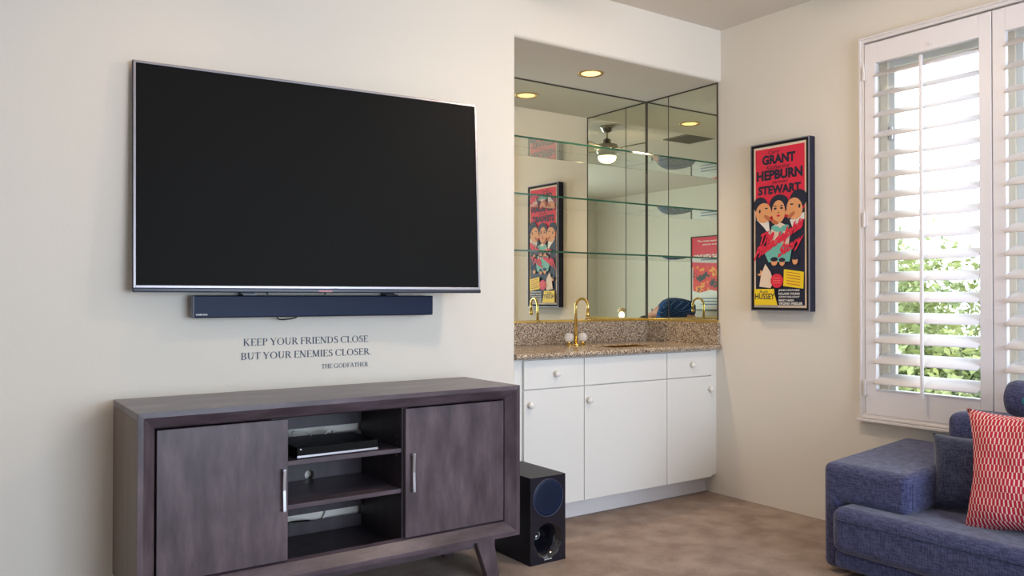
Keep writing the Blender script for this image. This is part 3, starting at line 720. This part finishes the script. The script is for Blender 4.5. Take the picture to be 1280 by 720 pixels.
# ---------------------------------------------------------------- film poster on the right wall
class Print:
    """flat printed layers on a board: (u right, v down) in 0..1, each layer a hair proud of the last"""
    def __init__(s, parent, o, ux, vz, w, h, nrm):
        s.p, s.o, s.ux, s.vz, s.w, s.h, s.n, s.k = parent, Vector(o), Vector(ux), Vector(vz), w, h, Vector(nrm), 0
    def pt(s, u, v, k): return s.o + s.ux*(u*s.w) + s.vz*(v*s.h) + s.n*(.0004*k)
    def poly(s, name, pts, m):
        s.k += 1; mb = MB().add([s.pt(u, v, s.k) for u, v in pts], [tuple(range(len(pts)))]); return obj(name, mb, m, s.p, fix=False)
    def polys(s, name, plist, m):
        s.k += 1
        for j, pts in enumerate(plist):
            obj(name, MB().add([s.pt(u, v, s.k + j*.05) for u, v in pts], [tuple(range(len(pts)))]), m, s.p, fix=False)
    def ell(s, cu, cv, ru, rv, rot=0, n=28, k=1.0):
        out = []
        asp = s.h/s.w
        for i in range(n):
            a = 2*PI*i/n; x, y = ru*math.cos(a), rv*asp*math.sin(a)
            c_, s_ = math.cos(rot), math.sin(rot); x, y = x*c_-y*s_, x*s_+y*c_
            out.append((cu+x, cv+y/asp))
        return out
    def text(s, txt, u0, u1, v0, v1, m, bold=.02, shear=0, rot=0, name='text'):
        s.k += 1; tv_, tf = text_mesh(txt, 1, 1, bold=bold); mb = MB()
        vs = []
        for a, b in tv_:
            u = u0+(u1-u0)*a + shear*(b-.5)*(v1-v0); v = v1-(v1-v0)*b - rot*(a-.5)
            vs.append(s.pt(u, v, s.k))
        mb.add(vs, tf); return obj(name, mb, m, s.p, fix=False)
red, navy, yel, teal, cream_, skn, wht = (flat('red', srgb(222, 40, 70)), flat('navy', srgb(28, 34, 58)), flat('yellow', srgb(240, 208, 40)), flat('teal', srgb(110, 185, 175)), flat('cream', srgb(232, 210, 190)), flat('skin', srgb(226, 160, 110)), flat('white', srgb(232, 228, 224)))
t = thing('framed_poster', 'tall narrow red film poster in a deep black frame left of the window', 'poster', (X, 3.0, 1.65))
FX = X-.055; PY1, PY0, PZ0, PZ1 = 3.205, 2.803, 1.152, 2.134
obj('frame', MB().box(FX+.004, X-.0005, PY1-.02, PY1, PZ0, PZ1).box(FX+.004, X-.0005, PY0, PY0+.02, PZ0, PZ1).box(FX+.004, X-.0005, PY0+.02, PY1-.02, PZ0, PZ0+.02).box(FX+.004, X-.0005, PY0+.02, PY1-.02, PZ1-.02, PZ1), mat('frame_black', srgb(22, 26, 52), .4), t, bevel=.001)
ring2 = MB(); ring(ring2, FX, FX+.006, PY0, PY1, PZ0, PZ1, .006)
obj('frame_lip', ring2, mat('lip_silver', srgb(150, 152, 170), .3, metal=.6), t, label='silver front lip of the frame')
ring3 = MB(); ring(ring3, FX+.002, FX+.012, PY0+.006, PY1-.006, PZ0+.006, PZ1-.006, .014)
obj('inner_rebate', ring3, M['dark'], t)
obj('board', MB().box(FX+.006, FX+.03, PY0+.02, PY1-.02, PZ0+.02, PZ1-.02), cream_, t, label='pale border of the print')
pw, ph = (PY1-PY0-.04), (PZ1-PZ0-.04)
pr = Print(t, (FX+.0058, PY1-.02, PZ1-.02), (0, -1, 0), (0, 0, -1), pw, ph, (-1, 0, 0))
pr.poly('red_ground', [(.035, .015), (.965, .015), (.965, .52), (.035, .52)], red)
pr.poly('dark_ground', [(.035, .42), (.2, .47), (.8, .44), (.965, .40), (.965, .985), (.035, .985)], navy)
for (tx, a, b, c, d) in (('GRANT', .17, .80, .055, .115), ('HEPBURN', .06, .93, .150, .212), ('STEWART', .09, .90, .245, .300)):
    pr.text(tx, a, b, c, d, navy, bold=.05)
for (tx, a, b, c, d) in (('Cary', .28, .50, .030, .055), ('Katharine', .26, .70, .120, .146), ('James', .36, .66, .217, .241)):
    pr.text(tx, a, b, c, d, navy, bold=.0, shear=1.2)
# three plain figures: two in profile leaning on one in the middle
pr.polys('figure_jacket', [[(.035, .46), (.12, .41), (.30, .47), (.40, .62), (.38, .70), (.035, .70)], [(.965, .40), (.85, .44), (.62, .47), (.60, .62), (.965, .70)]], navy)
pr.polys('figure_collar', [[(.06, .45), (.20, .425), (.30, .47), (.33, .56), (.20, .50)], [(.965, .43), (.80, .44), (.70, .47), (.76, .53), (.965, .47)]], wht)
pr.polys('figure_scarf', [[(.36, .50), (.50, .475), (.64, .50), (.70, .56), (.66, .66), (.50, .70), (.34, .66), (.32, .56)]], cream_)
pr.polys('figure_bow', [pr.ell(.44, .515, .09, .018, .3), pr.ell(.60, .515, .09, .018, -.3), pr.ell(.53, .55, .045, .035)], teal)
pr.polys('figure_hair', [pr.ell(.50, .365, .185, .058), pr.ell(.14, .362, .14, .05, .25), pr.ell(.86, .345, .16, .055, -.25)], navy)
pr.polys('figure_face', [pr.ell(.49, .412, .125, .070), pr.ell(.20, .412, .15, .062, .25), pr.ell(.79, .402, .145, .066, -.25), [(.33, .40), (.40, .425), (.34, .44)], [(.66, .40), (.60, .425), (.66, .44)], [(.12, .43), (.24, .43), (.26, .47), (.12, .46)], [(.86, .42), (.76, .44), (.74, .47), (.88, .45)]], skn)
pr.polys('figure_shading', [pr.ell(.42, .475, .07, .012, .4), pr.ell(.28, .445, .08, .012, .6), pr.ell(.73, .44, .08, .012, -.6)], flat('tan', srgb(190, 110, 75)))
pr.polys('figure_features', [pr.ell(.43, .392, .028, .006), pr.ell(.55, .392, .028, .006), pr.ell(.43, .377, .035, .003, .15), pr.ell(.55, .377, .035, .003, -.15), pr.ell(.49, .418, .016, .003), pr.ell(.26, .385, .03, .004), pr.ell(.74, .375, .03, .004), pr.ell(.13, .40, .018, .012), pr.ell(.88, .39, .018, .012)], navy)
pr.polys('figure_lips', [pr.ell(.49, .437, .035, .006)], red)
pr.polys('lower_art', [[(.22, .66), (.5, .60), (.74, .64), (.7, .72), (.3, .72)]], teal)
pr.polys('small_figures', [pr.ell(.41, .72, .06, .022), pr.ell(.56, .725, .05, .02), pr.ell(.80, .715, .05, .024), pr.ell(.13, .785, .05, .018)], skn)
pr.polys('small_hair', [pr.ell(.41, .703, .07, .014), pr.ell(.56, .709, .06, .013), pr.ell(.80, .697, .065, .014), pr.ell(.10, .775, .04, .016)], navy)
pr.polys('small_gown', [[(.16, .79), (.24, .73), (.34, .78), (.40, .84), (.34, .88), (.12, .87)]], cream_)
pr.text('The', .13, .42, .525, .600, red, bold=.05, shear=1.0, rot=.035)
pr.text('Philadelphia', .04, .96, .530, .640, red, bold=.05, shear=1.0, rot=.19)
pr.text('Story', .50, .94, .580, .680, red, bold=.05, shear=1.0, rot=.08)
pr.poly('yellow_note', [(.60, .765), (.965, .785), (.955, .885), (.585, .868)], yel)
for i in range(5): pr.poly('note_line', [(.65, .781+i*.017), (.90, .795+i*.017), (.90, .799+i*.017), (.65, .785+i*.017)], flat('rust', srgb(205, 90, 50)))
pr.poly('red_disc', pr.ell(.47, .835, .12, .043), red)
for i in range(3): pr.poly('disc_line', [(.40, .818+i*.014), (.54, .818+i*.014), (.54, .822+i*.014), (.40, .822+i*.014)], flat('coral', srgb(245, 120, 110)))
pr.poly('yellow_panel', [(.035, .885), (.42, .885), (.43, .92), (.485, .985), (.035, .985)], yel)
pr.text('HUSSEY', .05, .43, .913, .949, navy, bold=.02)
pr.text('Ruth', .15, .30, .893, .910, navy, bold=.0, shear=1)
pr.text('VIRGINIA WEIDLER', .51, .95, .9655, .982, wht, bold=.03)
pr.text('MARY NASH', .51, .79, .9475, .961, wht, bold=.03)
pr.text('JOHN HALLIDAY', .51, .90, .928, .9415, wht, bold=.03)
pr.text('ROLAND YOUNG', .51, .90, .908, .9215, wht, bold=.03)
pr.text('JOHN HOWARD', .51, .90, .888, .9015, wht, bold=.03)

# ---------------------------------------------------------------- poster on the left wall (seen in the mirrors)
t = thing('framed_poster', 'red and orange film poster on the far wall, seen in the niche mirror', 'poster', (XL, .1, 1.6))
qy0, qy1, qz0, qz1 = -.42, .34, 1.03, 2.14
fq = MB(); ring(fq, XL+.0005, XL+.02, qy0, qy1, qz0, qz1, .015)
fq2 = fq
obj('frame', fq2, mat('thin_frame', srgb(40, 20, 24), .4), t)
def art_mat():
    return ramp_mat('abstract_flame_print', (6, 6, 6), [(.36, srgb(40, 40, 50)), (.42, srgb(226, 50, 50)), (.52, srgb(232, 60, 48)), (.58, srgb(245, 165, 60)), (.64, srgb(230, 90, 50)), (.70, srgb(60, 80, 70))], .5, interp='CONSTANT', detail=3)
obj('board', MB().box(XL+.001, XL+.008, qy0+.015, qy1-.015, qz0+.015, qz1-.015), wht, t)
pq = Print(t, (XL+.009, qy0+.015, qz1-.015), (0, 1, 0), (0, 0, -1), qy1-qy0-.03, qz1-qz0-.03, (1, 0, 0))
pq.poly('red_panel', [(0, 0), (1, 0), (1, .42), (0, .42)], red)
pq.poly('painted_art', [(.03, .40), (.97, .40), (.97, .72), (.8, .76), (.5, .73), (.2, .77), (.03, .74)], art_mat())
pq.text('The most magnificent', .15, .85, .04, .075, wht)
pq.text('picture ever!', .3, .7, .09, .12, wht)
pq.text('GONE WITH THE WIND', .05, .95, .24, .31, wht, bold=.04)
for i in range(3): pq.poly('credit_line', [(.25, .84+i*.04), (.75, .84+i*.04), (.75, .855+i*.04), (.25, .855+i*.04)], flat('bluegrey', srgb(110, 130, 165)))

# ---------------------------------------------------------------- ceiling fan, vent, ceiling lights
fx, fy = 2.66, 2.18
t = thing('ceiling_fan', 'ceiling fan with bright dome lamp, seen reflected in the niche mirrors', 'ceiling fan', (fx, fy, CE))
obj('canopy', MB().lathe([(.07, 0), (.075, -.012), (.055, -.022), (.045, -.05), (.02, -.062)], (fx, fy, CE), 'z', 28), M['nickel'], t, smooth=True)
obj('down_rod', MB().lathe([(.011, -.06), (.011, -.13)], (fx, fy, CE), 'z', 14), M['nickel'], t)
obj('motor_housing', MB().lathe([(.02, -.12), (.035, -.125), (.04, -.165), (.10, -.18), (.115, -.22), (.10, -.26), (.06, -.275)], (fx, fy, CE), 'z', 32), M['nickel'], t, smooth=True)
for k in range(5):
    a = 2*PI*k/5 + .35; mt = Matrix.Translation((fx, fy, CE-.235)) @ Matrix.Rotation(a, 4, 'Z') @ Matrix.Rotation(.2, 4, 'X')
    mb = MB().prism([(.12, -.03), (.18, -.045), (.46, -.06), (.485, -.03), (.485, .03), (.46, .06), (.18, .045), (.12, .03)], 2, -.004, .004, mt)
    bl = obj('blade', mb, M['blade'], t)
    obj('blade_iron', MB().box(.09, .2, -.012, .012, -.009, -.004, mt), M['nickel'], bl)
obj('lamp_dome', MB().lathe([(.085, -.285), (.09, -.295), (.08, -.325), (.05, -.345), (1e-5, -.352)], (fx, fy, CE), 'z', 32), emit('warm_dome', (1, .78, .56, 1), 205), t, smooth=True)
obj('lamp_fitter', MB().lathe([(.06, -.27), (.09, -.275), (.092, -.287), (.08, -.288)], (fx, fy, CE), 'z', 32), M['nickel'], t, smooth=True)
t = thing('ceiling_vent', 'grey square ceiling vent, seen reflected high in the right niche mirror', 'vent', (1.54, 2.23, CE))
obj('frame', (lambda m: m.box(1.34, 1.74, 2.03, 2.06, CE-.01, CE).box(1.34, 1.74, 2.40, 2.43, CE-.01, CE).box(1.34, 1.37, 2.06, 2.40, CE-.01, CE).box(1.71, 1.74, 2.06, 2.40, CE-.01, CE))(MB()), M['vent'], t)
sl = MB()
for i in range(11): sl.box(1.37, 1.71, 2.07+i*.03, 2.085+i*.03, CE-.009, CE-.001)
obj('grille', sl, M['vent'], t)
downlight('ceiling_spot', .75, 2.85, CE, .07, 'recessed ceiling light above the left end of the television', 'ceiling lights above the television', DOWN, emit('soft_bulb', (1, .8, .55, 1), 3), True, (1, .62, .36))
downlight('ceiling_spot', 1.95, 2.85, CE, .07, 'recessed ceiling light above the right end of the television', 'ceiling lights above the television', DOWN*.4, bpy.data.materials['soft_bulb'], True)

# stand lamp near the camera, seen in the mirror
t = thing('stand_lamp', 'small bare bulb lamp on a thin stand, glowing in the mirror above the splashback', 'lamp', (.42, -.05, 0))
obj('pole', MB().lathe([(.008, .02), (.008, .93)], (.42, -.05, 0), 'z', 10), M['black'], t)
obj('base', MB().lathe([(.11, 0), (.11, .012), (.02, .022)], (.42, -.05, 0), 'z', 24), M['black'], t)
obj('lamp_hood', MB().lathe([(.03, 1.085), (.055, 1.06), (.06, 1.03)], (.42, -.05, 0), 'z', 20, closed=True), M['cream'], t, smooth=True)
obj('bulb', MB().sphere((.42, -.05, .985), .035, sc=(1, 1, 1.45)), emit('bulb_glow', (1, .88, .72, 1), 6), t, smooth=True)

# ---------------------------------------------------------------- sofa
SOFA_END = .15
t = thing('sofa', 'navy blue fabric sofa with low wide arm, standing below the window', 'sofa', (3.6, 1.2, 0))
def rbox(x0, x1, y0, y1, z0, z1, crown=0, slope=0):
    """box gridded so that its top can crown or slope"""
    mb = MB().box(x0, x1, y0, y1, z0, z1)
    if slope: mb.v = [(x, y, z + (slope*(x-x0)/(x1-x0) if z > (z0+z1)/2 else 0)) for x, y, z in mb.v]
    return mb
obj('base', MB().box(3.235, 3.99, SOFA_END+.05, 2.16, .05, .13), M['sofa'], t, bevel=.02, seg=4)
def arm(ya, yb, yo0, yo1):
    m = rbox(3.30, 3.99, ya, yb, .315, .485, slope=.045)
    m.box(3.30, 3.99, yo0, yo1, .02, .33)
    return m
arm_mb = MB()
# L-shaped section: outer leg to the floor, block on top
sec = [(2.262, .02), (2.262, .487), (1.862, .487), (1.862, .318), (2.17, .318), (2.17, .02)]
arm_mb.prism(sec, 0, 3.30, 3.985)
arm_mb.v = [(x, y, z + (.05*(x-3.3)/.69 if z > .4 else 0)) for x, y, z in arm_mb.v]
obj('arm', arm_mb, M['sofa'], t, bevel=.035, seg=5)
sec2 = [(SOFA_END-.05, .02), (SOFA_END-.05, .487), (SOFA_END+.35, .487), (SOFA_END+.35, .318), (SOFA_END+.04, .318), (SOFA_END+.04, .02)]
arm_mb = MB().prism(sec2, 0, 3.30, 3.985); arm_mb.v = [(x, y, z + (.05*(x-3.3)/.69 if z > .4 else 0)) for x, y, z in arm_mb.v]
obj('arm', arm_mb, M['sofa'], t, bevel=.035, seg=5)
obj('backrest', MB().box(3.76, 3.99, SOFA_END+.36, 1.945, .13, .715), M['sofa'], t, bevel=.05, seg=5)
obj('seat_cushion', MB().box(3.195, 3.80, SOFA_END+.045, 2.155, .125, .325), M['sofa'], t, bevel=.045, seg=5)
seam = MB().tube([(3.193, SOFA_END+.1, .275), (3.193, 2.12, .275)], .0022, 6).tube([(3.34, 1.861, .345), (3.34, 1.861, .45), (3.337, 1.885, .475), (3.335, 1.9, .4885), (3.335, 2.22, .4885)], .0022, 6)
obj('piping', seam, M['pillow'], t)
for (x_, y_) in ((3.32, 2.0), (3.9, 2.0), (3.32, .4), (3.9, .4)):
    obj('foot', MB().lathe([(.02, 0), (.026, .05)], (x_, y_, 0), 'z', 14), M['black'], t)
# bolster
prof = [(1e-5, 0), (.05, .002), (.070, .012), (.079, .035), (.080, .08), (.080, .42), (.079, .465), (.070, .488), (.05, .498), (1e-5, .5)]
t = thing('bolster', 'round navy bolster cushion lying on the sofa back by the right edge', 'cushion', (3.80, 1.42, .72))
obj('cover', MB().lathe(prof, (3.80, 1.19, .800), 'y', 36, closed=True), M['sofa'], t, smooth=True)
obj('end_button', MB().lathe([(.0, -.006), (.012, -.004), (.014, 0)], (3.72, 1.590, .80), 'x', 14), flat('tealbutton', srgb(40, 120, 140)), t)

def pillow(name, w, h, thick, m, loc, rz, lean, label, roll=0, pinch=.07):
    n = 22; vs = []; fs = []; uvs = []
    def shape(u, v):
        # u,v in -1..1, sides drawn in between the corners
        x = u*(1 - pinch*(1-v*v)); z = v*(1 - pinch*(1-u*u)); return x*w/2, z*h/2
    for side in (1, -1):
        for j in range(n+1):
            for i in range(n+1):
                u, v = -1+2*i/n, -1+2*j/n; x, z = shape(u, v)
                d = max(0, (1-u**4)*(1-v**4))**.5
                wob = .006*math.sin(9*u+4*v+side)*math.sin(7*v-2*u)*d
                vs.append((x, side*(thick/2*d) + wob, z)); uvs.append((x, z))
    o = (n+1)**2
    for j in range(n):
        for i in range(n):
            a = j*(n+1)+i; fs.append((a, a+1, a+n+2, a+n+1)); fs.append((o+a, o+a+n+1, o+a+n+2, o+a+1))
    me = bpy.data.meshes.new(name); me.from_pydata(vs, [], fs)
    bm = bmesh.new(); bm.from_mesh(me); uvl = bm.loops.layers.uv.new('UVMap'); bm.verts.ensure_lookup_table()
    for f_ in bm.faces:
        for lp in f_.loops: lp[uvl].uv = uvs[lp.vert.index]
    bmesh.ops.remove_doubles(bm, verts=bm.verts, dist=.0004); bmesh.ops.recalc_face_normals(bm, faces=bm.faces); bm.to_mesh(me); bm.free()
    for p in me.polygons: p.use_smooth = True
    me.materials.append(m); ob = bpy.data.objects.new(name, me); C.objects.link(ob)
    ob.matrix_world = Matrix.Translation(loc) @ Matrix.Rotation(rz, 4, 'Z') @ Matrix.Rotation(lean, 4, 'X') @ Matrix.Rotation(roll, 4, 'Y')
    return tag(ob, label, 'pillow')
# pillow's local +x runs along its width, -y faces the room; rz=-90deg turns -y to -x
pillow('throw_pillow', .34, .33, .19, M['pillow'], (3.63, 1.745, .475), math.radians(-70), math.radians(-13), 'small plain navy throw pillow tucked against the sofa arm')
pillow('throw_pillow', .56, .51, .19, M['red'], (3.465, 1.435, .556), math.radians(-92), math.radians(-16), 'large red and white patterned throw pillow on the sofa seat', roll=math.radians(-6), pinch=.15)

# ---------------------------------------------------------------- person bent over beside the camera
t = thing('person', 'person in a navy striped shirt bending over, seen in the niche mirror', 'person', (-.76, -.25, 0))
def skin(name, nodes, edges, m, parent, root=0, sub=1):
    me = bpy.data.meshes.new(name); off = origin(parent)
    me.from_pydata([tuple(Vector(p[:3])-off) for p in nodes], edges, [])
    ob = bpy.data.objects.new(name, me); C.objects.link(ob); ob.parent = parent
    md = ob.modifiers.new('skin', 'SKIN'); md.use_smooth_shade = True
    for i, p in enumerate(nodes):
        sv = me.skin_vertices[0].data[i]; r = p[3]
        sv.radius = (r, p[4] if len(p) > 4 else r); sv.use_root = (i == root)
    ss = ob.modifiers.new('sub', 'SUBSURF'); ss.levels = sub; ss.render_levels = sub
    me.materials.append(m); return ob
dv = Vector((-.815, .58, 0)); sd = Vector((.58, .815, 0))      # towards the hips; sideways
base = Vector((-.46, -.52, 0)) + dv*.17 + Vector((0, 0, 0))
def P(a, s, z, r, r2=None):
    p = base + dv*a + sd*s; return (p.x, p.y, z, r, r2 or r)
nodes = [P(.56, 0, 1.0, .15, .13), P(.38, 0, 1.04, .135), P(.2, 0, 1.06, .15), P(.06, 0, 1.03, .14), P(-.04, 0, .97, .065), P(-.1, 0, .92, .06),
         P(.06, .17, 1.0, .07), P(.02, .20, .78, .05), P(-.06, .16, .56, .036), P(-.09, .14, .47, .03),
         P(.06, -.17, 1.0, .07), P(.02, -.20, .78, .05), P(-.06, -.16, .56, .036), P(-.09, -.14, .47, .03),
         P(.56, .09, .86, .09), P(.50, .11, .48, .065), P(.56, .12, .09, .045), P(.44, .13, .04, .04),
         P(.56, -.09, .86, .09), P(.50, -.11, .48, .065), P(.56, -.12, .09, .045), P(.44, -.13, .04, .04)]
edges = [(0,1),(1,2),(2,3),(3,4),(4,5),(3,6),(6,7),(7,8),(8,9),(3,10),(10,11),(11,12),(12,13),(0,14),(14,15),(15,16),(16,17),(0,18),(18,19),(19,20),(20,21)]
# body with head
hd = P(-.19, 0, .85, .09)
skin('body', nodes[:5] + [nodes[5], hd] + nodes[6:], [(a if a < 6 else a+1, b if b < 6 else b+1) for a, b in edges] + [(5, 6)], M['skin'], t)
cl = [P(.60, 0, 1.0, .19, .17), P(.38, 0, 1.05, .175), P(.18, 0, 1.07, .185), P(.04, 0, 1.04, .165), P(.06, .18, 1.0, .088), P(.02, .21, .80, .068), P(.06, -.18, 1.0, .088), P(.02, -.21, .80, .068)]
skin('shirt', cl, [(0,1),(1,2),(2,3),(3,4),(4,5),(3,6),(6,7)], M['shirt'], t)
tr = [P(.60, 0, .97, .15), P(.56, .09, .84, .105), P(.50, .11, .48, .08), P(.56, .12, .10, .065), P(.56, -.09, .84, .105), P(.50, -.11, .48, .08), P(.56, -.12, .10, .065)]
skin('trousers', tr, [(0,1),(1,2),(2,3),(0,4),(4,5),(5,6)], M['trouser'], t)
for s_ in (.12, -.12):
    skin('shoe', [P(.58, s_, .05, .05), P(.46, s_, .045, .048, .04), P(.36, s_*1.08, .035, .035, .03)], [(0,1),(1,2)], M['black'], t)
p = base + dv*(-.17); 
obj('hair', MB().sphere((p.x, p.y, .87), .1, sc=(1, 1, .9)), M['hair'], t, smooth=True)
for s_ in (.14, -.14):
    q = P(-.09, s_, .47, 0); k = P(-.10, s_, .40, 0)
    hn = [(q[0], q[1], .45, .026, .02), (k[0], k[1], .40, .032, .016)]; he = [(0, 1)]
    for j, ln in enumerate((.060, .070, .066, .052)):
        o_ = sd*((j-1.5)*.017); b0 = Vector((k[0], k[1], .385)) + o_
        i0 = len(hn); hn += [(b0.x, b0.y, .375, .0095), (b0.x-dv.x*.008, b0.y-dv.y*.008, .375-ln*.5, .0085), (b0.x-dv.x*.0-.0, b0.y, .375-ln, .007)]; he += [(1, i0), (i0, i0+1), (i0+1, i0+2)]
    i0 = len(hn); sg = 1 if s_ < 0 else -1; b0 = Vector((q[0], q[1], .42)) + sd*(sg*.034); b1 = b0 + sd*(sg*.016)
    hn += [(b0.x, b0.y, .415, .011), (b1.x, b1.y, .385, .0095)]; he += [(0, i0), (i0, i0+1)]
    skin('hand', hn, he, M['skin'], t)

# ---------------------------------------------------------------- outside
g_ = struct('ground_outside', MB().box(X+.3, X+22, -10, 16, -.9, -.8), M['ground'])
def bush(x, y, r, h, seed, label):
    rnd = random.Random(seed); t = thing('shrub', label, 'shrub', (x, y, -.8), 'shrubs outside the window')
    n = 2600; mb = MB(); zc = h - .8 - r
    for i in range(n):
        a, c_ = rnd.uniform(0, 2*PI), rnd.uniform(-1, 1); rad = r*rnd.uniform(.55, 1.05)*(1+.2*math.sin(3*a+seed)); s_ = math.sqrt(1-c_*c_)
        p = Vector((x+rad*s_*math.cos(a), y+rad*s_*math.sin(a), zc+rad*c_*1.1)); q = Matrix.Rotation(rnd.uniform(0, 6.28), 3, Vector((rnd.gauss(0, 1), rnd.gauss(0, 1), rnd.gauss(0, 1))).normalized())
        l_, w_ = rnd.uniform(.06, .11), rnd.uniform(.035, .055)
        mb.add([p + q @ Vector(v) for v in ((-l_, 0, 0), (0, -w_, .01), (l_, 0, 0), (0, w_, .01))], [(0, 1, 2, 3)])
    obj('foliage', mb, M['leaf'], t, fix=False)
    obj('stem', MB().tube([(x, y, -.8), (x+.05, y, zc*.5-.3), (x, y+.05, zc)], .05, 8, radii=[.07, .05, .03]), M['bark'], t)
for i, (x, y, r, h, lab) in enumerate(((12.6, 7.6, 1.15, 2.55, 'blue-green shrub at the left of the window view'), (13.4, 5.0, 1.25, 2.7, 'green shrub in the middle of the window view'), (16.4, 9.2, 1.5, 3.1, 'pale green shrub standing behind the left shrub'),
        (17.0, 6.0, 1.5, 3.1, 'yellow-green shrub farther off behind the middle shrub'), (11.8, 2.2, 1.1, 2.5, 'green shrub seen through the right shutter panel'), (10.2, 5.3, .7, 1.5, 'low green shrub nearest outside the window'))):
    bush(x, y, r, h, i+3, lab)
